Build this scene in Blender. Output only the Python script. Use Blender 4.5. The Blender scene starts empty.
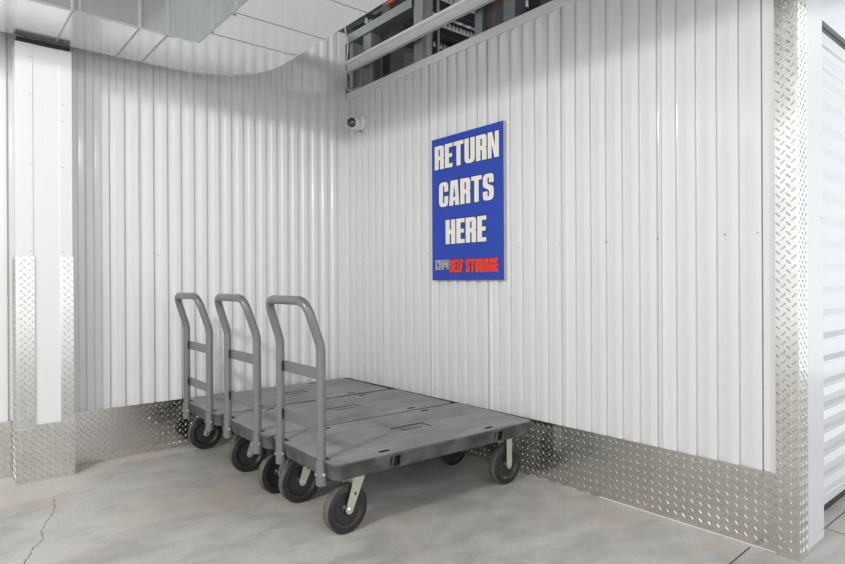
import bpy, bmesh, math, random
from mathutils import Vector, Matrix
random.seed(7)
C = bpy.context.scene.collection
sc = bpy.context.scene
R_ = math.radians

# ------------------------------------------------------------------ camera
def camera_basis(yaw, pitch, roll):
    cy, sy = math.cos(yaw), math.sin(yaw)
    R = Vector((sy, -cy, 0)); F = Vector((cy, sy, 0)); U = Vector((0, 0, 1))
    F2 = F * math.cos(pitch) + U * math.sin(pitch)
    U2 = U * math.cos(pitch) - F * math.sin(pitch)
    return R * math.cos(roll) + U2 * math.sin(roll), U2 * math.cos(roll) - R * math.sin(roll), F2
cd = bpy.data.cameras.new('camera'); cam = bpy.data.objects.new('camera', cd); C.objects.link(cam)
cr, cu, cf = camera_basis(R_(49.927), R_(-0.0554), R_(-0.294))
m = Matrix(((cr.x, cu.x, -cf.x), (cr.y, cu.y, -cf.y), (cr.z, cu.z, -cf.z))).to_4x4()
m.translation = Vector((-2.496, -3.886, 1.05))
cam.matrix_world = m
cd.sensor_width = 36; cd.lens = 588.45 / 845 * 36; cd.clip_start = 0.02; cd.clip_end = 100
sc.camera = cam

# ------------------------------------------------------------------ light and exposure
w = bpy.data.worlds.new('world'); sc.world = w; w.use_nodes = True
w.node_tree.nodes['Background'].inputs['Color'].default_value = (0.93, 0.96, 1.0, 1)
w.node_tree.nodes['Background'].inputs['Strength'].default_value = 1.65
def area(name, loc, target, sx, sy, power, col=(1, 0.985, 0.96)):
    l = bpy.data.lights.new(name, 'AREA'); l.shape = 'RECTANGLE'; l.size = sx; l.size_y = sy
    l.energy = power; l.color = col
    o = bpy.data.objects.new(name, l); C.objects.link(o); o.location = loc
    o.rotation_euler = (Vector(target) - Vector(loc)).to_track_quat('-Z', 'Y').to_euler()
    return o
area('corridor_light', (-4.7, -2.9, 2.9), (-1.2, -0.6, 0.9), 0.45, 0.25, 75)
area('corridor_light', (-8.0, -3.4, 2.9), (-1.0, -1.0, 1.0), 1.2, 0.25, 30)
area('corridor_light', (-2.6, -5.6, 2.9), (-0.8, -1.2, 0.6), 1.2, 0.25, 30)
area('unit_fill', (1.6, -2.4, 2.7), (1.3, -0.2, 3.2), 0.8, 0.2, 14)  # added fill that lights the roof purlins from below
area('passage_light', (2.2, -4.6, 2.95), (0.9, -3.0, 1.0), 1.2, 0.25, 8)
vs = sc.view_settings
vs.view_transform = 'Standard'; vs.look = 'None'; vs.gamma = 1; vs.use_curve_mapping = False
vs.exposure = 0.08

# ------------------------------------------------------------------ materials
def new_mat(name):
    mt = bpy.data.materials.new(name); mt.use_nodes = True
    nt = mt.node_tree; b = nt.nodes['Principled BSDF']
    return mt, nt, b
def N(nt, t, **kw):
    n = nt.nodes.new(t)
    for k, v in kw.items(): setattr(n, k, v)
    return n
def M_(nt, op, a, b=None, c=None, clamp=False):
    n = nt.nodes.new('ShaderNodeMath'); n.operation = op; n.use_clamp = clamp
    for i, v in enumerate((a, b, c)):
        if v is None: continue
        if isinstance(v, (int, float)): n.inputs[i].default_value = v
        else: nt.links.new(v, n.inputs[i])
    return n.outputs[0]
def mix(nt, fac, a, b):
    n = nt.nodes.new('ShaderNodeMix'); n.data_type = 'RGBA'
    for s, v in ((n.inputs[0], fac), (n.inputs[6], a), (n.inputs[7], b)):
        if isinstance(v, (int, float)): s.default_value = v
        elif isinstance(v, tuple): s.default_value = v + (1,) if len(v) == 3 else v
        else: nt.links.new(v, s)
    return n.outputs[2]
def noise(nt, scale, detail=3, vec=None, rough=0.5, dist=0.0):
    n = nt.nodes.new('ShaderNodeTexNoise'); n.inputs['Scale'].default_value = scale
    n.inputs['Detail'].default_value = detail; n.inputs['Roughness'].default_value = rough
    n.inputs['Distortion'].default_value = dist
    if vec is not None: nt.links.new(vec, n.inputs['Vector'])
    return n.outputs[0]
def geo_pos(nt): return nt.nodes.new('ShaderNodeNewGeometry').outputs['Position']
def ramp(nt, v, lo, hi):
    n = nt.nodes.new('ShaderNodeMapRange'); n.interpolation_type = 'SMOOTHSTEP'
    nt.links.new(v, n.inputs[0]); n.inputs[1].default_value = lo; n.inputs[2].default_value = hi
    return n.outputs[0]
def bump(nt, b, h, strength, dist):
    n = nt.nodes.new('ShaderNodeBump'); n.inputs['Strength'].default_value = strength
    n.inputs['Distance'].default_value = dist; nt.links.new(h, n.inputs['Height'])
    nt.links.new(n.outputs[0], b.inputs['Normal'])
def simple(name, col, rough=0.5, metal=0.0, var=0.0, vscale=20, bmp=0.0, coat=0.0):
    mt, nt, b = new_mat(name)
    b.inputs['Roughness'].default_value = rough; b.inputs['Metallic'].default_value = metal
    b.inputs['Coat Weight'].default_value = coat; b.inputs['Coat Roughness'].default_value = 0.12
    tc = N(nt, 'ShaderNodeTexCoord').outputs['Object']
    nz = noise(nt, vscale, 4, tc)
    d = tuple(max(0, c * (1 - var)) for c in col); e = tuple(min(1, c * (1 + var)) for c in col)
    nt.links.new(mix(nt, nz, d, e), b.inputs['Base Color'])
    if bmp: bump(nt, b, noise(nt, vscale * 6, 3, tc), bmp, 0.002)
    return mt

m_white = simple('white_painted_steel', (0.76, 0.76, 0.755), 0.32, 0, 0.015, 3, coat=0.35)
m_trim = simple('white_painted_trim', (0.70, 0.705, 0.72), 0.34, 0, 0.01, 3, coat=0.3)
m_column = simple('white_column_cladding', (0.80, 0.80, 0.805), 0.38, 0, 0.01, 3, coat=0.2)
m_tube = simple('grey_enamelled_tube', (0.185, 0.19, 0.195), 0.36, 0.25, 0.05, 30, coat=0.3)
m_black = simple('black_rubber', (0.012, 0.012, 0.012), 0.5, 0, 0.2, 40)
m_tyre = simple('black_tyre_rubber', (0.022, 0.022, 0.021), 0.42, 0, 0.25, 60, 0.15)
m_tread = simple('pale_tyre_tread', (0.11, 0.105, 0.095), 0.6, 0, 0.35, 30)  # paler grey-brown ring on the outer tread
m_hub = simple('charcoal_wheel_core', (0.03, 0.03, 0.031), 0.38, 0, 0.2, 50)
m_zinc = simple('yellowish_zinc_plate', (0.62, 0.61, 0.50), 0.38, 0.55, 0.12, 60)
m_bolt = simple('bright_steel_bolt', (0.75, 0.76, 0.78), 0.25, 1.0, 0.05, 60)
m_void = simple('dark_slot', (0.008, 0.008, 0.008), 0.8)
m_blue = simple('blue_sign_face', (0.014, 0.055, 0.41), 0.5, 0, 0.02, 5)
m_ink = simple('black_outline_ink', (0.01, 0.012, 0.03), 0.5)
m_navy = simple('slate_letter_ink', (0.05, 0.06, 0.13), 0.5)
m_letter = simple('white_letter_vinyl', (0.82, 0.80, 0.76), 0.5)
m_red = simple('red_letter_vinyl', (0.80, 0.045, 0.02), 0.5)
m_edge = simple('pale_sign_edge', (0.45, 0.44, 0.42), 0.5)
m_stud = simple('galvanised_stud_steel', (0.27, 0.285, 0.28), 0.5, 0.6, 0.15, 12)
m_darksteel = simple('dull_dark_steel', (0.07, 0.07, 0.075), 0.5, 0.5, 0.2, 8)
m_purlin = simple('grey_purlin_steel', (0.10, 0.10, 0.105), 0.5, 0.3, 0.2, 8)
m_deckmetal = simple('dark_roof_deck', (0.03, 0.03, 0.032), 0.55, 0.4, 0.3, 4)
m_glint = simple('pale_light_glint', (0.8, 0.8, 0.8), 0.3, 0.3, 0.25, 30)
m_cable = simple('white_cable_jacket', (0.55, 0.55, 0.53), 0.5)
m_pipe = simple('red_painted_pipe', (0.5, 0.05, 0.035), 0.4)
m_cam = simple('white_camera_plastic', (0.78, 0.78, 0.77), 0.4)
m_glass = simple('smoked_lens_dome', (0.045, 0.043, 0.045), 0.12, 0, 0.1, 10, coat=1.0)
m_beam = simple('primed_white_purlin', (0.80, 0.79, 0.77), 0.5, 0, 0.04, 8)

def rusty():
    mt, nt, b = new_mat('rusty_primed_steel')
    tc = N(nt, 'ShaderNodeTexCoord').outputs['Object']
    mp = N(nt, 'ShaderNodeMapping'); mp.inputs['Scale'].default_value = (14, 14, 5); nt.links.new(tc, mp.inputs[0])
    f = ramp(nt, noise(nt, 1, 5, mp.outputs[0], 0.6, 0.6), 0.46, 0.60)
    nt.links.new(mix(nt, f, (0.12, 0.125, 0.14), (0.30, 0.15, 0.055)), b.inputs['Base Color'])
    b.inputs['Roughness'].default_value = 0.7
    return mt
m_rust = rusty()

def plate_mat():
    mt, nt, b = new_mat('bright_tread_plate')
    p = geo_pos(nt)
    b.inputs['Metallic'].default_value = 1
    nt.links.new(mix(nt, noise(nt, 7, 4, p), (0.62, 0.60, 0.565), (0.76, 0.74, 0.705)), b.inputs['Base Color'])
    nt.links.new(M_(nt, 'ADD', 0.16, M_(nt, 'MULTIPLY', noise(nt, 12, 3, p), 0.12)), b.inputs['Roughness'])
    bump(nt, b, noise(nt, 2.6, 0, p), 0.35, 0.012)
    return mt
m_plate = m_plate_x = m_plate_y = plate_mat()
def tread(bm, u0, u1, v0, v1, f, h=0.0020, c=0.0180, L=0.0125, W=0.0030, mi=0):
    """raised lozenges of a four-way tread plate on the face f(u, v, height)"""
    i0, i1 = math.floor(u0/c), math.ceil(u1/c); j0, j1 = math.floor(v0/c), math.ceil(v1/c)
    q = math.sqrt(0.5)
    for i in range(i0, i1+1):
        for j in range(j0, j1+1):
            if (i+j) % 2: continue
            u, v = i*c, j*c
            if not (u0+0.004 < u < u1-0.004 and v0+0.004 < v < v1-0.004): continue
            du, dv = (q, q) if i % 2 == 0 else (q, -q)
            k = 1.0
            for lim, cc, dd in ((u0, u, du), (u1, u, du), (v0, v, dv), (v1, v, dv)):
                k = min(k, (abs(lim-cc)-0.0005)/(L*abs(dd)))
            l = L*k
            def P(s, t, hh): return bm.verts.new(f(u+du*s-dv*t, v+dv*s+du*t, hh))
            base = [P(-l,0,0), P(-l*.45,-W,0), P(l*.45,-W,0), P(l,0,0), P(l*.45,W,0), P(-l*.45,W,0)]
            top = [P(-l*.62,0,h), P(-l*.35,-W*.4,h), P(l*.35,-W*.4,h), P(l*.62,0,h), P(l*.35,W*.4,h), P(-l*.35,W*.4,h)]
            for a in range(6):
                bm.faces.new((base[a], base[(a+1)%6], top[(a+1)%6], top[a])).material_index = mi
            bm.faces.new(top).material_index = mi
def duct_mat():
    mt, nt, b = new_mat('galvanised_duct_sheet')
    tc = N(nt, 'ShaderNodeTexCoord').outputs['Object']
    nt.links.new(mix(nt, noise(nt, 3, 3, tc), (0.76, 0.78, 0.79), (0.84, 0.85, 0.855)), b.inputs['Base Color'])
    b.inputs['Metallic'].default_value = 0.85
    nt.links.new(M_(nt, 'ADD', 0.12, M_(nt, 'MULTIPLY', noise(nt, 2.5, 2, tc), 0.10)), b.inputs['Roughness'])
    bump(nt, b, noise(nt, 1.3, 0, tc), 0.10, 0.02)
    return mt
m_duct = duct_mat()
m_cleat = simple('bright_galvanised_cleat', (0.50, 0.51, 0.51), 0.35, 0.8, 0.08, 20)

def deck_mat():
    mt, nt, b = new_mat('worn_grey_structural_plastic')
    tc = N(nt, 'ShaderNodeTexCoord').outputs['Object']
    mp = N(nt, 'ShaderNodeMapping'); mp.inputs['Scale'].default_value = (1.2, 3.5, 3); nt.links.new(tc, mp.inputs[0])
    a = noise(nt, 2.6, 6, mp.outputs[0], 0.62, 0.5); s = noise(nt, 70, 3, tc)
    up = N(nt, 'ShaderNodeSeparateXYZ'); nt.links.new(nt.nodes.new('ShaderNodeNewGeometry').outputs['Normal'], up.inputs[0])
    up_face = ramp(nt, up.outputs[2], 0.55, 0.95)          # scuffed upward faces paler, sides darker
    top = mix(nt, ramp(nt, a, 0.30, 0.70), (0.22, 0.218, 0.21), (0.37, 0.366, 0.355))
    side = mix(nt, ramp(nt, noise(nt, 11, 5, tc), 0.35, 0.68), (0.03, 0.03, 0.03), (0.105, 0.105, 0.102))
    col = mix(nt, up_face, side, top)
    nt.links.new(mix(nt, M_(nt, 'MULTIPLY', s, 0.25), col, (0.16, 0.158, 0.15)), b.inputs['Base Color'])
    nt.links.new(M_(nt, 'ADD', 0.36, M_(nt, 'MULTIPLY', a, 0.25)), b.inputs['Roughness'])
    bump(nt, b, s, 0.25, 0.0015)
    return mt
m_deck = deck_mat()

def concrete():
    mt, nt, b = new_mat('sealed_concrete_floor')
    p = geo_pos(nt)
    mp = N(nt, 'ShaderNodeMapping'); mp.inputs['Rotation'].default_value = (0, 0, 0.5)
    mp.inputs['Scale'].default_value = (1.0, 1.5, 1); nt.links.new(p, mp.inputs[0])
    big = noise(nt, 1.1, 6, mp.outputs[0], 0.6, 0.8); mid = noise(nt, 5.5, 6, mp.outputs[0], 0.65, 0.4)
    fine = noise(nt, 90, 3, p)
    c1 = mix(nt, ramp(nt, big, 0.33, 0.66), (0.45, 0.44, 0.415), (0.68, 0.67, 0.64))
    c2 = mix(nt, M_(nt, 'MULTIPLY', ramp(nt, mid, 0.40, 0.72), 0.5), c1, (0.66, 0.65, 0.63))
    c3 = mix(nt, M_(nt, 'MULTIPLY', ramp(nt, mid, 0.55, 0.30), 0.35), c2, (0.31, 0.305, 0.29))
    tan = M_(nt, 'MULTIPLY', ramp(nt, noise(nt, 2.4, 5, p, 0.6, 0.5), 0.50, 0.66), 0.55)
    c4 = mix(nt, tan, c3, (0.58, 0.50, 0.41))
    # smoother, paler trowelled patch beside the column and along the back wall
    sp = N(nt, 'ShaderNodeSeparateXYZ'); nt.links.new(p, sp.inputs[0])
    edge = M_(nt, 'ADD', sp.outputs[1], M_(nt, 'MULTIPLY', M_(nt, 'SUBTRACT', noise(nt, 3, 4, p), 0.5), 0.10))
    lim = M_(nt, 'ADD', -0.14, M_(nt, 'MULTIPLY', M_(nt, 'MINIMUM', M_(nt, 'ADD', sp.outputs[0], 1.62), 0.0), 0.85))
    lim = M_(nt, 'MAXIMUM', lim, -0.50)
    patch = ramp(nt, M_(nt, 'SUBTRACT', edge, lim), -0.03, 0.03)
    patch = M_(nt, 'MULTIPLY', patch, ramp(nt, sp.outputs[0], -1.05, -1.5))
    c5 = mix(nt, M_(nt, 'MULTIPLY', patch, 0.7), c4, (0.74, 0.69, 0.61))
    col = mix(nt, M_(nt, 'MULTIPLY', ramp(nt, fine, 0.45, 0.75), 0.35), c5, (0.38, 0.37, 0.35))
    nt.links.new(col, b.inputs['Base Color'])
    nt.links.new(M_(nt, 'ADD', 0.30, M_(nt, 'MULTIPLY', mid, 0.30)), b.inputs['Roughness'])
    hh = M_(nt, 'ADD', M_(nt, 'MULTIPLY', mid, 1.0), M_(nt, 'MULTIPLY', fine, 0.15))
    bump(nt, b, hh, 0.35, 0.006)
    return mt
m_floor = concrete()

# ------------------------------------------------------------------ helpers
def link_bm(name, bm, mat, parent=None, smooth=False, bevel=0.0, local=None):
    me = bpy.data.meshes.new(name)
    bmesh.ops.recalc_face_normals(bm, faces=bm.faces)
    bm.to_mesh(me); bm.free()
    for mt in (mat if isinstance(mat, (list, tuple)) else [mat]): me.materials.append(mt)
    o = bpy.data.objects.new(name, me); C.objects.link(o)
    if parent is not None: o.parent = parent
    if smooth:
        for p in me.polygons: p.use_smooth = True
        me.set_sharp_from_angle(angle=R_(40))
    if bevel:
        md = o.modifiers.new('bevel', 'BEVEL'); md.width = bevel; md.segments = 2; md.limit_method = 'ANGLE'
        md.angle_limit = R_(40)
    return o
def bx(bm, x0, x1, y0, y1, z0, z1, mi=0):
    vs = [bm.verts.new(p) for p in ((x0,y0,z0),(x1,y0,z0),(x1,y1,z0),(x0,y1,z0),(x0,y0,z1),(x1,y0,z1),(x1,y1,z1),(x0,y1,z1))]
    for f in ((0,3,2,1),(4,5,6,7),(0,1,5,4),(1,2,6,5),(2,3,7,6),(3,0,4,7)):
        bm.faces.new([vs[i] for i in f]).material_index = mi
def box(name, x0, x1, y0, y1, z0, z1, mat, parent=None, bevel=0.0):
    bm = bmesh.new(); bx(bm, x0, x1, y0, y1, z0, z1); return link_bm(name, bm, mat, parent, bevel=bevel)
def prism(bm, pts, a, b, f, mi=0):
    """extrude 2D polygon pts between a and b; f(u,v,t)->xyz"""
    A = [bm.verts.new(f(u, v, a)) for u, v in pts]; B = [bm.verts.new(f(u, v, b)) for u, v in pts]
    n = len(pts)
    bm.faces.new(A).material_index = mi; bm.faces.new(B[::-1]).material_index = mi
    for i in range(n): bm.faces.new((A[i], B[i], B[(i+1) % n], A[(i+1) % n])).material_index = mi
def cyl(bm, p0, p1, r0, r1=None, seg=20, mi=0, cap=True):
    r1 = r0 if r1 is None else r1
    p0, p1 = Vector(p0), Vector(p1); d = (p1 - p0).normalized()
    u = d.orthogonal().normalized(); v = d.cross(u)
    A = [bm.verts.new(p0 + (u*math.cos(t)+v*math.sin(t))*r0) for t in [2*math.pi*i/seg for i in range(seg)]]
    B = [bm.verts.new(p1 + (u*math.cos(t)+v*math.sin(t))*r1) for t in [2*math.pi*i/seg for i in range(seg)]]
    for i in range(seg): bm.faces.new((A[i], A[(i+1)%seg], B[(i+1)%seg], B[i])).material_index = mi
    if cap: bm.faces.new(A[::-1]).material_index = mi; bm.faces.new(B).material_index = mi
def lathe(bm, prof, origin, axis, seg=40, mi=0):
    """prof: (radius, distance along axis[, material]) list"""
    o = Vector(origin); d = Vector(axis).normalized(); u = d.orthogonal().normalized(); v = d.cross(u)
    rings = []
    for pr in prof:
        r, t = pr[0], pr[1]
        rings.append([bm.verts.new(o + d*t + (u*math.cos(a)+v*math.sin(a))*max(r, 1e-5)) for a in [2*math.pi*i/seg for i in range(seg)]])
    for k in range(len(rings)-1):
        for i in range(seg):
            f = bm.faces.new((rings[k][i], rings[k][(i+1)%seg], rings[k+1][(i+1)%seg], rings[k+1][i]))
            f.material_index = prof[k][2] if len(prof[k]) > 2 else mi
    bm.faces.new(rings[0][::-1]); bm.faces.new(rings[-1])
def fillet_path(pts, rad, n=7):
    pts = [Vector(p) for p in pts]; out = [pts[0]]
    for i in range(1, len(pts)-1):
        a, b, c = pts[i-1], pts[i], pts[i+1]; d1 = (a-b).normalized(); d2 = (c-b).normalized()
        ang = d1.angle(d2); r = rad[i] if isinstance(rad, (list, tuple)) else rad
        t = min(r / math.tan(ang/2), (a-b).length*0.49, (c-b).length*0.49)
        s, e = b + d1*t, b + d2*t
        for k in range(n+1):
            q = k/n; out.append(s*(1-q)**2 + b*2*q*(1-q) + e*q*q)
    out.append(pts[-1]); return out
def tube(bm, path, r, seg=16, mi=0):
    path = [Vector(p) for p in path]; rings = []
    t0 = (path[1]-path[0]).normalized(); u = t0.orthogonal().normalized()
    for i, p in enumerate(path):
        t = (path[min(i+1, len(path)-1)] - path[max(i-1, 0)]).normalized()
        u = (u - t*u.dot(t)).normalized(); v = t.cross(u)
        rings.append([bm.verts.new(p + (u*math.cos(a)+v*math.sin(a))*r) for a in [2*math.pi*k/seg for k in range(seg)]])
    for k in range(len(rings)-1):
        for i in range(seg): bm.faces.new((rings[k][i], rings[k][(i+1)%seg], rings[k+1][(i+1)%seg], rings[k+1][i])).material_index = mi
    bm.faces.new(rings[0][::-1]); bm.faces.new(rings[-1])
def rounded(pts):
    """2D polygon from (x,y[,r]) corner list"""
    out = []; n = len(pts)
    for i in range(n):
        p = pts[i]; b = Vector(p[:2]); r = p[2] if len(p) > 2 else 0
        if not r: out.append((b.x, b.y)); continue
        a = Vector(pts[i-1][:2]); c = Vector(pts[(i+1) % n][:2]); d1 = (a-b).normalized(); d2 = (c-b).normalized()
        ang = d1.angle(d2); t = min(r/math.tan(ang/2), (a-b).length*0.499, (c-b).length*0.499)
        s, e = b+d1*t, b+d2*t
        for k in range(7):
            q = k/6; v = s*(1-q)**2 + b*2*q*(1-q) + e*q*q; out.append((v.x, v.y))
    return out
def thing(name, label, cat, loc=(0,0,0), rz=0.0, group=None):
    o = bpy.data.objects.new(name, None); C.objects.link(o); o.location = loc; o.rotation_euler = (0,0,rz)
    o.empty_display_size = 0.1
    return tag(o, label, cat, group)
def tag(o, label, cat, group=None):
    o['label'] = label; o['category'] = cat
    if group: o['group'] = group
    return o
def struct(o): o['kind'] = 'structure'; return o

# ------------------------------------------------------------------ floor
bm = bmesh.new(); bx(bm, -9, 5, -9, 1.2, -0.15, 0); struct(link_bm('floor', bm, m_floor))
m_crack = simple('dark_crack', (0.11, 0.10, 0.09), 0.9)  # dark tone of the crack and joint lines
def ribbon(name, pts, wd, z=0.0006):
    bm = bmesh.new(); prev = None
    for i, (x, y) in enumerate(pts):
        a = Vector(pts[max(i-1, 0)]); b = Vector(pts[min(i+1, len(pts)-1)]); d = (b-a).normalized(); n = Vector((-d.y, d.x))
        ww = wd if not callable(wd) else wd(i)
        q = [bm.verts.new((x+n.x*ww/2, y+n.y*ww/2, z)), bm.verts.new((x-n.x*ww/2, y-n.y*ww/2, z))]
        if prev: bm.faces.new((prev[0], prev[1], q[1], q[0]))
        prev = q
    return struct(link_bm(name, bm, m_crack))
base = [(-2.027,-0.53),(-2.045,-0.66),(-2.069,-0.761),(-2.113,-0.868),(-2.135,-0.95),(-2.14,-1.033),(-2.19,-1.13),(-2.219,-1.221),(-2.26,-1.40),(-2.33,-1.60)]
cr_pts = []
rr = random.Random(3)
for (a, b) in zip(base[:-1], base[1:]):
    for k in range(6):
        t = k/6; cr_pts.append((a[0]+(b[0]-a[0])*t + rr.uniform(-.006,.006), a[1]+(b[1]-a[1])*t + rr.uniform(-.005,.005)))
ribbon('floor_crack', cr_pts, lambda i: 0.0024 + 0.0014*math.sin(i*1.7))
ribbon('floor_joint', [(-9,-2.955),(-0.2,-2.95),(-0.03,-2.943)], 0.006)
ribbon('floor_joint', [(0.40,-3.02),(0.385,-3.15),(0.36,-9)], 0.006)
ribbon('floor_joint', [(0.39,-3.077),(5,-3.077)], 0.005)

# ------------------------------------------------------------------ corrugated wall sheets
PITCH = 0.0867
def profile(t, depth, seams, pitch, phase, flip):
    """(coordinate, offset into the wall) along a run from t[0] down to t[1]"""
    pts = []
    k = math.floor(-t[0]/pitch) - 1
    if flip: half = [(-0.004, 0.0), (0.0005, 0.95), (0.0025, 1.0), (0.0055, 0.78), (0.020, 0.66), (0.036, 0.58), (0.045, 0.0), (0.058, -0.0010), (0.070, -0.0010)]
    else: half = [(-0.0032, 0.0), (-0.0022, 0.95), (0.0008, 1.0), (0.0030, 0.60), (0.014, 0.50), (0.030, 0.34), (0.046, 0.08), (0.056, 0.0), (0.070, -0.0008)]
    while True:
        c = -(phase + pitch*k); k += 1
        if c < t[1] - pitch: break
        for d, o in half:
            o = o*depth if o >= 0.02 else o
            pts.append(((c + d) if flip else (c - d), o))
    for s in seams:
        pts = [p for p in pts if abs(p[0]-s) > 0.007]
        pts += [(s+0.006, 0.0), (s+0.0020, 0.0), (s+0.0010, 0.007), (s-0.0008, 0.007), (s-0.0016, -0.0015), (s-0.006, -0.0012)]
    keep = [p for p in pts if t[1] < p[0] < t[0]]
    keep.sort(key=lambda p: -p[0])
    return [(t[0], 0.0)] + keep + [(t[1], 0.0)]
def sheet(name, t, z0, z1, f, depth=0.011, seams=(), pitch=0.0867, phase=0.034, flip=False):
    bm = bmesh.new(); pr = profile(t, depth, seams, pitch, phase, flip)
    back = depth + 0.004
    lo = [bm.verts.new(f(a, d, z0)) for a, d in pr]; hi = [bm.verts.new(f(a, d, z1)) for a, d in pr]
    lb = [bm.verts.new(f(a, back, z0)) for a, d in pr]; hb = [bm.verts.new(f(a, back, z1)) for a, d in pr]
    n = len(pr)
    for i in range(n-1):
        bm.faces.new((lo[i], lo[i+1], hi[i+1], hi[i])); bm.faces.new((lb[i+1], lb[i], hb[i], hb[i+1]))
        bm.faces.new((hi[i], hi[i+1], hb[i+1], hb[i])); bm.faces.new((lo[i+1], lo[i], lb[i], lb[i+1]))
    bm.faces.new((lo[0], hi[0], hb[0], lb[0])); bm.faces.new((lo[-1], lb[-1], hb[-1], hi[-1]))
    return bm
def screw(bm, p, axis, r=0.0035):
    d = Vector(axis); cyl(bm, Vector(p)-d*0.001, Vector(p)+d*0.002, r, r*0.7, 8, mi=1)
m_screw = simple('grey_screw_head', (0.25, 0.25, 0.25), 0.5, 0.5)
seamsA = [-0.502-0.4998*k for k in range(0, 15)]
seamsB = [-0.494, -1.010, -1.526, -2.053, -2.572]
bm = sheet('wall_back', (-0.052, -9.0), 0.0, 2.98, lambda a, d, z: (a, d, z), 0.018, seamsA, 0.0833, -0.004, True)
for sx in (-0.62, -0.88, -1.13, -1.39): screw(bm, (sx, 0.0, 1.22), (0, -1, 0))
struct(link_bm('wall_back', bm, [m_white, m_screw], smooth=True))
bm = sheet('wall_right', (0.0, -2.985), 0.0, 2.47, lambda a, d, z: (d, a, z), 0.017, seamsB)
for k, yy in enumerate((-0.24, -0.46, -0.72, -0.98, -1.74, -2.02, -2.29, -2.55, -2.84, -2.965)):
    screw(bm, (0.0, yy, 1.235), (-1, 0, 0))
struct(link_bm('wall_right', bm, [m_white, m_screw], smooth=True))
# corner angle, top cap, end strip
bm = bmesh.new(); bx(bm, -0.058, 0.0, -0.003, 0.012, 0.305, 2.98); bx(bm, -0.003, -0.0005, -0.02, -0.003, 0.305, 2.455)
struct(link_bm('trim_1', bm, m_white, bevel=0.0008))
bm = bmesh.new(); bx(bm, -0.006, 0.10, -3.035, -0.0205, 2.454, 2.506); struct(link_bm('trim_2', bm, m_white, bevel=0.0015))
bm = bmesh.new(); bx(bm, -0.002, 0.015, -3.034, -2.985, 0.305, 2.454); bx(bm, -0.009, -0.002, -3.034, -3.016, 0.305, 2.454)
struct(link_bm('trim_3', bm, m_white, bevel=0.0015))
# diamond plate skirtings
bm = bmesh.new(); bx(bm, -1.8785, -0.004, -0.0035, -0.0005, 0.002, 0.305)
tread(bm, -1.8785, -0.004, 0.002, 0.305, lambda u, v, h: (u, -0.0035-h, v))
for sx in (-1.70, -1.2, -0.7): screw(bm, (sx, -0.0035, 0.285), (0, -1, 0), 0.004)
struct(link_bm('baseboard_back', bm, [m_plate_x, m_screw]))
bm = bmesh.new(); bx(bm, -9, -2.1485, -0.0035, -0.0005, 0.002, 0.305); tread(bm, -2.8, -2.1485, 0.002, 0.305, lambda u, v, h: (u, -0.0035-h, v))
struct(link_bm('baseboard_left', bm, m_plate_x))
bm = bmesh.new(); bx(bm, -0.0045, -0.0015, -3.036, -0.004, 0.004, 0.305); tread(bm, -3.036, -0.006, 0.004, 0.305, lambda u, v, h: (-0.0045-h, u, v))
for yy, zz in ((-1.98, .285), (-1.98, .03), (-2.40, .285), (-2.72, .285), (-2.98, .03), (-2.98, .285)): screw(bm, (-0.0045, yy, zz), (-1, 0, 0), 0.004)
struct(link_bm('baseboard_right', bm, [m_plate_y, m_screw]))
bm = bmesh.new(); bx(bm, -0.008, -0.0046, -3.036, -2.25, 0.0, 0.004); struct(link_bm('trim_4', bm, m_trim))

# ------------------------------------------------------------------ left column
col = thing('column', 'square white clad column on the left with diamond plate up its corners and foot', 'column', (-2.015, -0.09, 0))
def local_box(bm, x0, x1, y0, y1, z0, z1, o, mi=0): bx(bm, x0-o[0], x1-o[0], y0-o[1], y1-o[1], z0-o[2], z1-o[2], mi)
co = (-2.015, -0.09, 0)
bm = bmesh.new()
local_box(bm, -2.138, -1.889, -0.172, -0.0005, 0, 2.318, co)
link_bm('core_cladding', bm, m_column, col, bevel=0.001)
bm = bmesh.new()
local_box(bm, -2.142, -2.066, -0.176, -0.172, 0.30, 2.318, co); local_box(bm, -2.142, -2.138, -0.172, -0.02, 0.30, 2.318, co)
for z in (0.95+.27, 1.68, 2.05, 2.25): screw(bm, (-2.078-co[0], -0.176-co[1], z), (0,-1,0))
link_bm('corner_trim', bm, [m_column, m_screw], col, bevel=0.0008)
bm = bmesh.new()
local_box(bm, -1.945, -1.885, -0.176, -0.172, 0.30, 2.318, co); local_box(bm, -1.889, -1.885, -0.172, -0.02, 0.30, 2.318, co)
for z in (1.22, 1.68, 1.93, 2.02): screw(bm, (-1.93-co[0], -0.176-co[1], z), (0,-1,0))
link_bm('corner_trim', bm, [m_column, m_screw], col, bevel=0.0008)
bm = bmesh.new()
local_box(bm, -2.145, -2.061, -0.179, -0.176, 0.26, 1.193, co); local_box(bm, -2.145, -2.142, -0.176, -0.02, 0.26, 1.193, co)
tread(bm, -2.145-co[0], -2.061-co[0], 0.305, 1.193, lambda u, v, h: (u, -0.179-h-co[1], v)); tread(bm, -0.176-co[1], -0.02-co[1], 0.305, 1.193, lambda u, v, h: (-2.145-h-co[0], u, v))
o = link_bm('corner_guard', bm, m_plate_x, col); o['label'] = 'left diamond plate corner strip'
bm = bmesh.new()
local_box(bm, -1.945, -1.882, -0.179, -0.176, 0.28, 1.193, co); local_box(bm, -1.885, -1.882, -0.176, -0.02, 0.28, 1.193, co)
tread(bm, -1.945-co[0], -1.882-co[0], 0.305, 1.193, lambda u, v, h: (u, -0.179-h-co[1], v))
o = link_bm('corner_guard', bm, m_plate_x, col); o['label'] = 'right diamond plate corner strip'
bm = bmesh.new()
local_box(bm, -2.148, -2.058, -0.184, -0.179, 0, 0.285, co); local_box(bm, -2.058, -1.95, -0.182, -0.1765, 0, 0.300, co)
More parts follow.
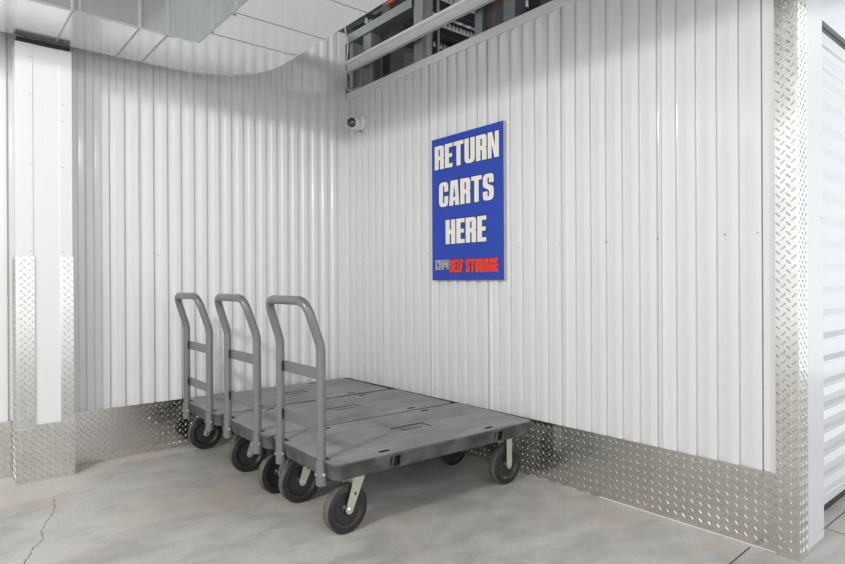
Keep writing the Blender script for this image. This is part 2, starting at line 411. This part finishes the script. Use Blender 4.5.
local_box(bm, -1.95, -1.879, -0.184, -0.179, 0, 0.303, co); local_box(bm, -2.148, -2.145, -0.179, -0.02, 0, 0.300, co); local_box(bm, -1.882, -1.879, -0.179, -0.02, 0, 0.303, co)
tread(bm, -2.148-co[0], -2.058-co[0], 0.0, 0.285, lambda u, v, h: (u, -0.184-h-co[1], v)); tread(bm, -2.058-co[0], -1.95-co[0], 0.0, 0.300, lambda u, v, h: (u, -0.182-h-co[1], v))
tread(bm, -1.95-co[0], -1.879-co[0], 0.0, 0.303, lambda u, v, h: (u, -0.184-h-co[1], v)); tread(bm, -0.179-co[1], -0.02-co[1], 0.0, 0.300, lambda u, v, h: (-2.148-h-co[0], u, v))
o = link_bm('kick_plate', bm, m_plate_x, col); o['label'] = 'diamond plate foot wrap'
bm = bmesh.new(); local_box(bm, -2.136, -1.891, -0.168, -0.002, 2.318, 2.346, co)
link_bm('shadow_gap', bm, m_black, col)  # black block drawn for the shaded gap under the duct

# ------------------------------------------------------------------ right corner guard, jamb and corridor door
cg = thing('corner_guard', 'full height diamond plate corner guard at the right end of the panelled wall', 'corner guard', (0.02, -3.08, 0))
bm = bmesh.new(); bx(bm, -0.042, -0.038, -0.034, 0.046, 0, 3.4); bx(bm, -0.038, -0.022, 0.042, 0.046, 0, 3.4); tread(bm, -0.034, 0.046, 0, 3.4, lambda u, v, h: (-0.042-h, u, v))
link_bm('wall_flange', bm, m_plate_y, cg)
bm = bmesh.new(); bx(bm, -0.038, 0.050, -0.034, -0.030, 0, 3.4); tread(bm, -0.042, 0.050, 0, 3.4, lambda u, v, h: (u, -0.034-h, v)); link_bm('end_flange', bm, m_plate_x, cg)
bm = bmesh.new(); bx(bm, -0.015, 0.115, -3.106, -3.038, 0, 3.4); bx(bm, 0.115, 0.30, -3.101, -3.0, 0, 3.4)
bx(bm, 0.07, 0.075, -3.112, -3.106, 0, 3.4)
screw(bm, (0.275, -3.101, 0.04), (0, -1, 0), 0.004); screw(bm, (0.275, -3.101, 1.3), (0, -1, 0), 0.003)
struct(link_bm('trim_5', bm, [m_trim, m_screw], bevel=0.0012))
dr = thing('door_1', 'white roll-up door', 'door'); del dr['label']; del dr['category']; struct(dr)
bm = bmesh.new(); prz = []; z = 0.075; dp = 0.105
while z < 2.12:
    prz += [(0.0, z), (0.0, z+0.028), (0.004, z+0.040), (0.010, z+0.058), (0.010, z+0.074), (0.002, z+dp-0.006)]; z += dp
A = [bm.verts.new((0.302, -3.018+d, zz)) for d, zz in prz]; B = [bm.verts.new((2.95, -3.018+d, zz)) for d, zz in prz]
A2 = [bm.verts.new((0.302, -2.996, zz)) for d, zz in prz]; B2 = [bm.verts.new((2.95, -2.996, zz)) for d, zz in prz]
for i in range(len(prz)-1):
    bm.faces.new((A[i], B[i], B[i+1], A[i+1])); bm.faces.new((A2[i], A2[i+1], B2[i+1], B2[i]))
link_bm('door_curtain', bm, m_trim, dr)
bm = bmesh.new(); bx(bm, 0.302, 2.95, -3.022, -2.996, 0.035, 0.076); link_bm('bottom_bar', bm, m_trim, dr, bevel=0.003)
bm = bmesh.new(); bx(bm, 0.302, 2.95, -3.016, -3.0, 0.0, 0.035); link_bm('bottom_seal', bm, m_black, dr)
bm = bmesh.new(); bx(bm, 0.302, 2.95, -3.010, -2.995, 2.155, 2.205); link_bm('head_gap', bm, m_darksteel, dr)
bm = bmesh.new(); bx(bm, 0.302, 2.95, -3.03, -2.99, 2.205, 3.4); screw(bm, (0.33, -3.03, 2.32), (0, -1, 0))
struct(link_bm('wall_corridor', bm, [m_trim, m_screw]))
bm = bmesh.new(); bx(bm, 2.95, 5, -3.10, -2.99, 0, 3.4); struct(link_bm('wall_far_right', bm, m_trim))

# ------------------------------------------------------------------ overhead air duct
ZD = 2.35
du = thing('air_duct', 'galvanised rectangular air duct with an elbow hanging across the upper left', 'air duct', (-1.36, -0.66, ZD))
def duct_piece(name, poly, z0=0.0, z1=0.42, mat=m_duct, parent=du, bevel=0.002):
    bm = bmesh.new(); prism(bm, poly, z0, z1, lambda u, v, t: (u, v, t)); return link_bm(name, bm, mat, parent, bevel=bevel)
duct_piece('straight_run', [(-7.4, 0.0), (-0.165, 0.0), (-0.165, 0.49), (-7.4, 0.49)])
arc = [(0.50*math.cos(a), 0.49*math.sin(a)) for a in [R_(t) for t in range(0, 91, 6)]]
duct_piece('elbow', [(-0.16, 0.0), (0.0, 0.0), (0.0, -0.165), (0.50, -0.17)] + arc[1:] + [(-0.16, 0.49)], 0.0, 0.42)
duct_piece('branch_run', [(0.0, -0.172), (0.50, -0.172), (0.50, -4.6), (0.0, -4.6)])
def cleat(x0, x1, y0, y1, z0, z1):
    bm = bmesh.new(); bx(bm, x0, x1, y0, y1, z0, z1); return bm
for cx_ in (-2.5, -1.88, -1.26, -0.60, -0.30, -0.165):
    bm = bmesh.new(); bx(bm, cx_-0.005, cx_+0.005, -0.012, -0.0005, -0.003, 0.42)
    if cx_ in (-0.60, -0.165): bx(bm, cx_+0.03, cx_+0.036, -0.005, -0.0005, 0, 0.42)
    bx(bm, cx_-0.004, cx_+0.004, -0.0005, 0.492, -0.004, -0.0003)
    link_bm('drive_cleat', bm, m_cleat, du, bevel=0.0008)
for cy_ in (-0.172, -0.48, -0.88, -1.5, -2.1):
    bm = bmesh.new(); bx(bm, -0.008, -0.0005, cy_-0.006, cy_+0.006, -0.003, 0.42); bx(bm, 0, 0.502, cy_-0.003, cy_+0.003, -0.0016, -0.0003)
    link_bm('drive_cleat', bm, m_cleat, du, bevel=0.0008)
for (x0, y0) in ((-0.16, 0.0), (0.46, -0.172), (-0.012, -0.172), (-0.008, -0.45), (0.30, 0.36)):
    bm = bmesh.new(); bx(bm, x0, x0+0.028, y0-0.010, y0+0.004, -0.009, -0.0015); link_bm('corner_clip', bm, m_bolt, du, bevel=0.001)
bm = bmesh.new()
bx(bm, -7.4, -0.02, -0.004, -0.0005, -0.002, 0.008); bx(bm, -0.004, -0.0005, -4.6, -0.01, -0.002, 0.008)
link_bm('bottom_seam', bm, m_cleat, du)

# ------------------------------------------------------------------ framing above the right wall
def c_stud(name, y0, y1, label, x0=0.03, depth=0.09, z1=2.903, mat=m_stud, lip=0.02, z0=0.0):
    """C-section seen from its web or its open side"""
    t = 0.003; bm = bmesh.new()
    bx(bm, x0, x0+t, y0, y1, z0, z1); bx(bm, x0+t, x0+depth, y0, y0+t, z0, z1); bx(bm, x0+t, x0+depth, y1-t, y1, z0, z1)
    return tag(link_bm(name, bm, mat), label, 'stud', 'upright studs behind the panelled wall')
c_stud('metal_stud', -0.062, -0.02, 'narrow galvanised stud in the opening, nearest the wall corner')
c_stud('metal_stud', -0.30, -0.205, 'pale galvanised stud, second from the wall corner above the side wall')
c_stud('metal_stud', -0.90, -0.805, 'wide galvanised stud with a black cable running beside it', z1=3.9)
c_stud('metal_stud', -1.445, -1.385, 'galvanised stud on the left side of the rusty steel column', z1=3.9)
c_stud('metal_stud', -1.70, -1.615, 'galvanised stud on the right side of the rusty steel column', z1=3.9)
bm = bmesh.new(); bx(bm, 0.06, 0.075, -1.61, -1.45, 0, 3.9); bx(bm, 0.175, 0.19, -1.61, -1.45, 0, 3.9); bx(bm, 0.075, 0.175, -1.535, -1.525, 0, 3.9)
tag(link_bm('steel_column', bm, m_rust), 'rust-streaked steel column standing between two studs above the wall', 'column')
bm = bmesh.new(); bx(bm, 0.12, 0.25, -0.335, -0.325, 0, 3.9); bx(bm, 0.12, 0.25, -0.42, -0.335, 0, 3.9)
tag(link_bm('door_jamb_post', bm, m_darksteel), 'dark steel post in the opening, just right of the second stud', 'post')
bm = bmesh.new(); bx(bm, 0.13, 0.26, -1.80, -1.715, 0, 3.9)
tag(link_bm('door_jamb_post', bm, m_darksteel), 'dark steel post right of the rusty steel column', 'post')
bm = bmesh.new(); bx(bm, 0.10, 0.112, -0.975, -0.963, 0, 3.9)
tag(link_bm('conduit', bm, m_stud), 'thin grey upright beside the black cable', 'conduit')
# white purlin crossing the opening (flanged channel)
pu = thing('white_purlin', 'long white flanged purlin crossing the opening above the side wall', 'beam', (0.010, -1.6, 2.664))
bm = bmesh.new(); sec = [(0.0, 0.0), (-0.028, 0.0), (-0.028, 0.012), (-0.006, 0.022), (-0.006, 0.060), (-0.028, 0.070), (-0.028, 0.086), (0.0, 0.086)]
prism(bm, sec, 1.58, -1.43, lambda u, v, t: (u, t, v)); link_bm('web', bm, m_beam, pu, bevel=0.001)
for yy in (-0.9, 0.75):
    bm = bmesh.new(); bx(bm, 0.0, 0.03, yy-0.02, yy+0.02, 0.01, 0.07); link_bm('bracket', bm, m_stud, pu)
# grey header beam high up
bm = bmesh.new(); sec = [(0.016, 2.905), (0.12, 2.905), (0.12, 2.909), (0.020, 2.909), (0.020, 2.966), (0.12, 2.966), (0.12, 2.970), (0.016, 2.970)]
prism(bm, sec, 0.25, -0.80, lambda u, v, t: (u, t, v))
tag(link_bm('header_beam', bm, m_stud), 'grey galvanised header beam running along the top of the opening', 'beam')
# cables and pipe
def cable(name, pts, r, mat, label, cat='cable'):
    bm = bmesh.new(); tube(bm, fillet_path(pts, 0.06), r, 10); return tag(link_bm(name, bm, mat, smooth=True), label, cat)
cable('cable', [(0.020,0.05,3.1),(0.019,-0.01,2.9),(0.020,0.02,2.7),(0.020,0.01,2.55),(0.019,-0.06,2.525),(0.018,-0.16,2.53)], 0.0045, m_cable, 'thin white cable looping down at the wall corner inside the opening')
cable('cable', [(0.14,-0.90,3.9),(0.13,-0.93,3.3),(0.145,-0.915,2.9),(0.13,-0.925,2.3)], 0.009, m_black, 'black cable hanging beside the wide stud in the opening')
cable('sprinkler_pipe', [(0.05,-0.475,3.05),(0.05,-0.79,3.05)], 0.014, m_pipe, 'red sprinkler pipe above the grey header beam', 'pipe')

# storey behind the opening: partition sheet, purlins, pale teeth for light glints and deck
bm = bmesh.new(); zz = 0.0; prv = []
while zz < 3.5: prv += [(0, zz), (0, zz+0.10), (0.03, zz+0.12), (0.03, zz+0.18), (0, zz+0.20)]; zz += 0.2
A = [bm.verts.new((0.02, 0.35+d, z_)) for d, z_ in prv]; B = [bm.verts.new((4.9, 0.35+d, z_)) for d, z_ in prv]
for i in range(len(prv)-1): bm.faces.new((A[i], B[i], B[i+1], A[i+1]))
struct(link_bm('wall_unit_back', bm, simple('grey_unit_partition', (0.16, 0.16, 0.17), 0.5, 0.2, 0.1, 4)))
bm = bmesh.new(); bx(bm, 4.9, 5.0, -3.0, 0.5, 0, 4.3); struct(link_bm('wall_unit_end', bm, m_darksteel))
bm = bmesh.new(); prx = []; xx = -9.0
while xx < 5.0: prx += [(xx, 4.02), (xx+0.05, 4.02), (xx+0.07, 4.08), (xx+0.12, 4.08)]; xx += 0.14
A = [bm.verts.new((a, 1.2, b)) for a, b in prx]; B = [bm.verts.new((a, -9, b)) for a, b in prx]
for i in range(len(prx)-1): bm.faces.new((A[i], A[i+1], B[i+1], B[i]))
struct(link_bm('ceiling', bm, simple('white_roof_insulation', (0.20, 0.20, 0.205), 0.6, 0, 0.05, 2)))
lab = ['roof purlin nearest the back of the dark space over the wall', 'second roof purlin from the back in the dark space over the wall', 'third roof purlin from the back in the dark space over the wall', 'fourth roof purlin from the back in the dark space over the wall', 'fifth roof purlin from the back in the dark space over the wall', 'roof purlin nearest the camera in the dark space over the wall']
for k, yy in enumerate((0.17, -0.18, -0.53, -0.88, -1.23, -1.58)):
    bm = bmesh.new(); z0 = 3.205
    prism(bm, [(yy, z0), (yy+0.10, z0), (yy+0.105, z0+0.02), (yy+0.115, z0+0.02), (yy+0.12, z0), (yy+0.19, z0), (yy+0.19, z0+0.16), (yy+0.186, z0+0.16), (yy+0.186, z0+0.03), (yy, z0+0.03)], 0.28, 4.88, lambda u, v, t: (t, u, v))
    p = tag(link_bm('roof_purlin', bm, m_purlin), lab[k], 'purlin')
    bm = bmesh.new(); xx = 0.30
    while xx < 4.8:
        prism(bm, [(xx, 0.002), (xx+0.030, 0.002), (xx+0.024, 0.042), (xx+0.004, 0.042)], yy-0.014, yy-0.002, lambda u, v, t: (u, t, z0+v)); xx += 0.044
    bx(bm, 0.30, 4.8, yy-0.012, yy-0.002, z0-0.004, z0+0.004)
    link_bm('light_glints', bm, m_glint, p)  # pale teeth stand in for light showing through the deck flutes

# ------------------------------------------------------------------ sign
GW, GS = 0.56, 0.24
def glyph(ch, w=GW, s=GS):
    r, q = 0.16, 0.07; e = 0.165
    if ch == 'R': return w, [[(0,0),(0,1),(w,1,r),(w,.50,.09),(w-.06,.475),(w,.44,.09),(w,0),(w-s,0),(w-s,.40,.05),(s,.40),(s,0)], [(s,.56),(s,.84),(w-s,.84,.05),(w-s,.56,.05)]]
    if ch == 'E': return w*.82, [[(0,0),(w*.82,0),(w*.82,e),(s,e),(s,.42),(w*.76,.42),(w*.76,.58),(s,.58),(s,1-e),(w*.82,1-e),(w*.82,1),(0,1)]]
    if ch == 'F': return w*.78, [[(0,0),(s,0),(s,.42),(w*.74,.42),(w*.74,.58),(s,.58),(s,1-e),(w*.78,1-e),(w*.78,1),(0,1)]]
    if ch == 'T': m = w*.5; return w, [[(m-s/2,0),(m+s/2,0),(m+s/2,1-e),(w,1-e),(w,1),(0,1),(0,1-e),(m-s/2,1-e)]]
    if ch == 'L': return w*.78, [[(0,0),(w*.78,0),(w*.78,e),(s,e),(s,1),(0,1)]]
    if ch == 'I': return s, [[(0,0),(s,0),(s,1),(0,1)]]
    if ch == 'H': return w, [[(0,0),(s,0),(s,.41),(w-s,.41),(w-s,0),(w,0),(w,1),(w-s,1),(w-s,.59),(s,.59),(s,1),(0,1)]]
    if ch == 'N': return w, [[(0,0),(s*.82,0),(s*.82,.55),(w-s*.95,0),(w,0),(w,1),(w-s*.82,1),(w-s*.82,.45),(s*.95,1),(0,1)]]
    if ch == 'U': return w, [[(0,1),(0,0,r+.06),(w,0,r+.06),(w,1),(w-s,1),(w-s,.15,q),(s,.15,q),(s,1)]]
    if ch == 'C': return w, [[(w,.60),(w,1,r+.06),(0,1,r+.06),(0,0,r+.06),(w,0,r+.06),(w,.42),(w-s,.42),(w-s,.15,q),(s,.15,q),(s,.85,q),(w-s,.85,q),(w-s,.60)]]
    if ch == 'G': return w, [[(w,.62),(w,1,r+.06),(0,1,r+.06),(0,0,r+.06),(w,0,r),(w,.53),(w*.5,.53),(w*.5,.40),(w-s,.40),(w-s,.15,q),(s,.15,q),(s,.85,q),(w-s,.85,q),(w-s,.62)]]
    if ch == 'O': return w, [[(0,0,r+.06),(0,1,r+.06),(w,1,r+.06),(w,0,r+.06)], [(s,.15,q),(s,.85,q),(w-s,.85,q),(w-s,.15,q)]]
    if ch == 'D': return w, [[(0,0),(0,1),(w,1,r+.06),(w,0,r+.06)], [(s,.16),(s,.84),(w-s,.84,q),(w-s,.16,q)]]
    if ch == 'A': return w*1.05, [[(0,0),(.15*w,1),(.90*w,1),(1.05*w,0),(1.05*w-s,0),(1.03*w-s,.19),(s+.02*w,.19),(s,0)], [(.525*w,.80),(.525*w-.065,.34),(.525*w+.065,.34)]]
    if ch == 'S': return w, [[(w,.66),(w,1,r+.06),(0,1,r+.06),(0,.52,.14),(w-s,.38,.08),(w-s,.15,q),(s,.15,q),(s,.34),(0,.34),(0,0,r+.06),(w,0,r+.06),(w,.50,.14),(s,.63,.08),(s,.85,q),(w-s,.85,q),(w-s,.66)]]
    return w*.4, []
def text_width(t, gap=0.06): return sum(glyph(c)[0] + gap for c in t) - gap
def lettering(name, t, y_left, y_right, z_bot, z_top, x_face, mat, parent, off, offset=0.0, thick=0.0006, gap=0.06, stroke=GS):
    """2D outline curves filled with holes, mapped on the sign (reads along -y), turned into a mesh"""
    cu_ = bpy.data.curves.new(name, 'CURVE'); cu_.dimensions = '2D'; cu_.fill_mode = 'BOTH'; cu_.extrude = thick/2; cu_.offset = offset
    W = sum(glyph(c, GW, stroke)[0] + gap for c in t) - gap; sx = (y_left-y_right)/W; sz = z_top-z_bot; pen = 0
    for ch in t:
        gw, loops = glyph(ch, GW, stroke)
        for k, lp in enumerate(loops):
            pts = rounded(lp)
            area2 = sum(pts[i-1][0]*pts[i][1]-pts[i][0]*pts[i-1][1] for i in range(len(pts)))
            if (area2 > 0) == (k == 0): pts = pts[::-1]
            sp = cu_.splines.new('POLY'); sp.points.add(len(pts)-1); sp.use_cyclic_u = True
            for i, (u, v) in enumerate(pts): sp.points[i].co = ((pen+u)*sx, v*sz, 0, 1)
        pen += gw + gap
    tmp = bpy.data.objects.new('tmp', cu_); C.objects.link(tmp)
    dg = bpy.context.evaluated_depsgraph_get(); me = bpy.data.meshes.new_from_object(tmp.evaluated_get(dg))
    bpy.data.objects.remove(tmp)
    me.name = name
    for v in me.vertices:
        x, y, z = v.co
        v.co = (x_face - off[0] - z, y_left - x - off[1], z_bot + y - off[2])
    me.materials.clear(); me.materials.append(mat)
    o = bpy.data.objects.new(name, me); C.objects.link(o); o.parent = parent
    return o
SL, SRt, SB, ST = -1.047, -1.653, 1.057, 1.950
so = (-0.012, -1.350, SB)
sg = thing('wall_sign', 'blue sign reading RETURN CARTS HERE hung on the panelled side wall', 'sign', so)
XF = -0.024
bm = bmesh.new(); bx(bm, XF-so[0], XF+0.006-so[0], SRt-so[1], SL-so[1], 0, ST-SB, 0)
link_bm('sign_panel', bm, m_blue, sg, bevel=0.0008)
bm = bmesh.new(); bx(bm, XF+0.0062-so[0], -0.0022-so[0], SRt-0.007-so[1], SL-0.002-so[1], 0.002, ST-SB-0.002); link_bm('backing_board', bm, m_edge, sg)
def sy_(u): return SL + (SRt-SL)*u
def sz_(v): return ST + (SB-ST)*v
for t, u0, u1, v0, v1 in (('RETURN', .048, .953, .053, .220), ('CARTS', .113, .885, .315, .487), ('HERE', .211, .786, .582, .750)):
    lettering('letter_outline', t, sy_(u0), sy_(u1), sz_(v1), sz_(v0), XF-0.0004, m_ink, sg, so, offset=0.0042)
    o = lettering('lettering', t, sy_(u0), sy_(u1), sz_(v1), sz_(v0), XF-0.0012, m_letter, sg, so); o['label'] = 'white block letters'
lettering('letter_outline', 'INDIGO', sy_(.053), sy_(.255), sz_(.922), sz_(.862), XF-0.0004, m_letter, sg, so, offset=0.0026, gap=0.19, stroke=0.18)
lettering('lettering', 'INDIGO', sy_(.053), sy_(.255), sz_(.922), sz_(.862), XF-0.0012, m_navy, sg, so, gap=0.19, stroke=0.18)['label'] = 'small dark letters edged in white'
for t, u0, u1 in (('SELF', .273, .465), ('STORAGE', .505, .938)):
    lettering('letter_outline', t, sy_(u0), sy_(u1), sz_(.947), sz_(.860), XF-0.0004, m_ink, sg, so, offset=0.0042)
    lettering('lettering', t, sy_(u0), sy_(u1), sz_(.947), sz_(.860), XF-0.0012, m_red, sg, so, offset=0.0012)['label'] = 'red block letters'

# ------------------------------------------------------------------ security camera
sco = Vector((-0.001, -0.225, 2.238))
sm = thing('security_camera', 'small white turret security camera on the side wall near the corner', 'camera', sco)
bm = bmesh.new(); lathe(bm, [(0.0,0),(0.060,0),(0.062,0.004),(0.062,0.018),(0.057,0.028),(0.046,0.034),(0,0.034)], (0,0,0), (-1,0,0)); link_bm('mounting_base', bm, m_cam, sm, smooth=True)
ax = Vector((-0.80, -0.46, -0.16)).normalized(); cen = Vector((-0.064, 0.000, -0.010))
bm = bmesh.new(); prof = [(0.052*math.sin(R_(t)), -0.052*math.cos(R_(t))) for t in range(0, 121, 12)] + [(0.046, 0.032), (0.046, 0.050), (0.040, 0.055), (0.038, 0.051), (0.0, 0.051)]
lathe(bm, prof, cen, ax); link_bm('housing', bm, m_cam, sm, smooth=True)
bm = bmesh.new(); lathe(bm, [(0.0,0.0515),(0.036,0.0515),(0.035,0.056),(0.026,0.062),(0.012,0.066),(0.0,0.067)], cen, ax); link_bm('lens_window', bm, m_glass, sm, smooth=True)
bm = bmesh.new(); bx(bm, -0.024, -0.004, -0.012, 0.012, -0.062, -0.050); link_bm('cable_notch', bm, m_darksteel, sm)

# ------------------------------------------------------------------ platform carts
DL, DW, DH, DT = 1.19, 0.590, 0.325, 0.070
def boolean_cut(o, cutter_bm):
    me = bpy.data.meshes.new('cut'); bmesh.ops.recalc_face_normals(cutter_bm, faces=cutter_bm.faces); cutter_bm.to_mesh(me); cutter_bm.free()
    me.materials.append(m_void)
    c = bpy.data.objects.new('cut', me); C.objects.link(c); c.parent = o.parent
    md = o.modifiers.new('b', 'BOOLEAN'); md.operation = 'DIFFERENCE'; md.object = c; md.solver = 'EXACT'; md.material_mode = 'TRANSFER'
    bpy.context.view_layer.update(); dg = bpy.context.evaluated_depsgraph_get(); nm = bpy.data.meshes.new_from_object(o.evaluated_get(dg))
    o.modifiers.clear(); o.data = nm; bpy.data.objects.remove(c)
def deck_mesh():
    hl, hw = DL/2, DW/2
    plan = rounded([(-hl+0.004,-hw,0.05),(hl,-hw,0.045),(hl,hw,0.045),(-hl+0.004,hw,0.05),
                    (-hl,hw-0.082,0.006),(-hl+0.034,hw-0.082,0.006),(-hl+0.034,hw-0.135,0.006),(-hl,hw-0.135,0.006),
                    (-hl,-hw+0.135,0.006),(-hl+0.034,-hw+0.135,0.006),(-hl+0.034,-hw+0.082,0.006),(-hl,-hw+0.082,0.006)])
    # same vertex count at each level: top lip, top edge, bottom (draft inward)
    def scaled(k, d): return [(x*(1-d/hl), y*(1-d/hw)) for x, y in plan]
    levels = [(DH-DT, 0.012), (DH-0.016, 0.002), (DH-0.010, 0.0), (DH-0.003, 0.001), (DH, 0.005)]
    bm = bmesh.new(); rings = [[bm.verts.new((x, y, z)) for x, y in scaled(0, d)] for z, d in levels]; n = len(plan)
    for a, b in zip(rings[:-1], rings[1:]):
        for i in range(n): bm.faces.new((a[i], a[(i+1)%n], b[(i+1)%n], b[i]))
    bm.faces.new(rings[0][::-1]); bm.faces.new(rings[-1])
    return bm
def make_cart(loc, rz, label, casters):
    root = thing('platform_cart', label, 'cart', (loc[0], loc[1], 0), R_(rz), 'grey platform carts parked side by side')
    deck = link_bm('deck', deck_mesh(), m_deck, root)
    cut = bmesh.new()
    for sx in (-0.325, 0.305):
        for sy in (-1, 1):
            bx(cut, sx-0.026, sx+0.026, sy*0.252-0.011, sy*0.252+0.011, DH-0.02, DH+0.01)            # strap slot in the top
            y0, y1 = sorted((sy*(DW/2-0.022), sy*(DW/2+0.01)))
            bx(cut, sx+0.005, sx+0.058, y0, y1, DH-0.062, DH-0.018)                                  # pocket in the side
    boolean_cut(deck, cut)
    cut = bmesh.new()                                                                                 # shallow tray in the middle
    prism(cut, rounded([(-0.085,-0.045,.008),(0.115,-0.045,.008),(0.115,0.045,.008),(-0.085,0.045,.008)]), DH-0.004, DH+0.01, lambda u, v, t: (u, v, t))
    me_c = cut
    me = bpy.data.meshes.new('cut2'); bmesh.ops.recalc_face_normals(me_c, faces=me_c.faces); me_c.to_mesh(me); me_c.free(); me.materials.append(m_deck)
    c = bpy.data.objects.new('cut2', me); C.objects.link(c); c.parent = root
    md = deck.modifiers.new('b', 'BOOLEAN'); md.object = c; md.solver = 'EXACT'
    bpy.context.view_layer.update(); dg = bpy.context.evaluated_depsgraph_get(); nm = bpy.data.meshes.new_from_object(deck.evaluated_get(dg)); deck.modifiers.clear(); deck.data = nm; bpy.data.objects.remove(c)
    # raised label rib in the tray and pocket dividers
    bm = bmesh.new(); bx(bm, -0.04, 0.075, -0.012, 0.012, DH-0.004, DH-0.0005); link_bm('tray_rib', bm, m_deck, root, bevel=0.002)
    for sx in (-0.325, 0.305):
        for sy in (-1, 1):
            y = sy*(DW/2-0.006); bm = bmesh.new()
            prism(bm, [(sx+0.005, DH-0.062), (sx+0.020, DH-0.062), (sx+0.030, DH-0.018), (sx+0.022, DH-0.018)], y-0.002, y+0.002, lambda u, v, t: (u, t, v))
            link_bm('strap_hook', bm, m_deck, root)
    # handle: two uprights kinked back, joined by the grip; two flat cross bars; sockets bolted on the deck end
    HX, HY = -DL/2+0.0015, 0.189
    bm = bmesh.new()
    pts = [(HX,-HY,0.25),(HX,-HY,0.785),(HX-0.064,-HY+0.008,0.974),(HX-0.064,HY-0.008,0.974),(HX,HY,0.785),(HX,HY,0.25)]
    tube(bm, fillet_path(pts, [0,0.16,0.07,0.07,0.16,0]), 0.0192, 18); link_bm('handle', bm, m_tube, root, smooth=True)
    for z in (0.645, 0.425):
        bm = bmesh.new(); bx(bm, HX+0.006, HX+0.010, -HY+0.012, HY-0.012, z, z+0.050); link_bm('cross_bar', bm, m_tube, root, bevel=0.001)
        for s in (1,):
            bm = bmesh.new(); bx(bm, HX-0.002, HX+0.022, s*HY-0.026, s*HY-0.0165, z+0.004, z+0.046); link_bm('bar_pad', bm, m_black, root)
    for s in (-1, 1):
        bm = bmesh.new(); cyl(bm, (HX, s*HY, 0.222), (HX, s*HY, 0.322), 0.0232, seg=20)
        sk = link_bm('socket', bm, m_tube, root, smooth=True, bevel=0.001)
        bm = bmesh.new(); bx(bm, HX+0.012, HX+0.0335, s*HY-0.0255, s*HY+0.0255, 0.240, 0.318); link_bm('socket_bracket', bm, m_black, sk)
        bm = bmesh.new(); cyl(bm, (HX-0.004, s*HY-0.020, 0.272), (HX-0.006, s*HY-0.031, 0.272), 0.0075, seg=6); cyl(bm, (HX-0.018, s*HY-0.004, 0.272), (HX-0.029, s*HY-0.006, 0.272), 0.0075, seg=6)
        link_bm('bolt', bm, m_bolt, sk)
    # casters
    for (cx_, cy_, sw, swivel) in casters:
        k = bpy.data.objects.new('caster', None); C.objects.link(k); k.parent = root; k.location = (cx_, cy_, 0); k.rotation_euler = (0, 0, R_(sw)); k.empty_display_size = 0.05
        R0 = 0.103; tr = -0.056 if swivel else 0.0      # axle trails the kingpin
        bm = bmesh.new(); hw = 0.023
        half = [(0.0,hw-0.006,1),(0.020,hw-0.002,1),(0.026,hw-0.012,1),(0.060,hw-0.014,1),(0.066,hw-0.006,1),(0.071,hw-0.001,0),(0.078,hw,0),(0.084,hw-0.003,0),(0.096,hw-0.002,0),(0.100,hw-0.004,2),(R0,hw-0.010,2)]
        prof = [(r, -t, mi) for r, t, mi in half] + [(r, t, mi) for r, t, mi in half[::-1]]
        lathe(bm, prof, (tr, 0, R0), (0, 1, 0), 48); link_bm('wheel', bm, [m_tyre, m_hub, m_tread], k, smooth=True)
        bm = bmesh.new(); zt = DH-DT-0.010
        for s in (-1, 1):
            y = s*0.031
            w0, w1 = 0.018, (0.030 if swivel else 0.019)
            ang = math.atan2(-tr, zt-R0); dx, dz = math.cos(ang), -math.sin(ang)
            poly = [(tr+w0*math.cos(a), R0+w0*math.sin(a)) for a in [R_(q) for q in range(180, 361, 20)]] + [(w1, zt), (-w1, zt)]
            prism(bm, poly, y-0.002, y+0.002, lambda u, v, t: (u, t, v))
        bx(bm, -0.030, 0.030, -0.033, 0.033, zt, zt+0.004)
        bx(bm, -0.045, 0.045, -0.040, 0.040, DH-DT-0.003, DH-DT+0.004)
        if swivel: cyl(bm, (0,0,zt+0.003), (0,0,DH-DT-0.002), 0.026, seg=24)
        fk = link_bm('fork', bm, m_zinc, k); 
        bm = bmesh.new(); cyl(bm, (tr, -0.040, R0), (tr, 0.040, R0), 0.0085, seg=6); cyl(bm, (tr, -0.0345, R0), (tr, 0.0345, R0), 0.0115, seg=16); link_bm('axle_bolt', bm, m_bolt, k, smooth=False)
        if swivel:
            for s in (-1, 1):
                bm = bmesh.new(); bx(bm, tr*0.5-0.004, tr*0.5+0.004, s*0.0332-0.0006, s*0.0332+0.0006, 0.158, 0.172); link_bm('fork_slot', bm, m_void, k)
    return root
make_cart((-0.672, -1.606), -1.3, 'grey platform cart in front, nearest the camera, furthest from the wall corner',
          [(-0.428,-0.190,4,True),(-0.415,0.240,-2,True),(0.47,-0.205,0,False),(0.47,0.205,0,False)])
make_cart((-0.678, -1.004), -0.8, 'grey platform cart in the middle, between the two others',
          [(-0.425,-0.165,6,True),(-0.405,0.238,-4,True),(0.47,-0.205,0,False),(0.47,0.205,0,False)])
make_cart((-0.690, -0.392), 0.0, 'grey platform cart at the back, parked along the rear wall',
          [(-0.425,-0.19,172,True),(-0.410,0.235,-6,True),(0.47,-0.205,0,False),(0.47,0.205,0,False)])
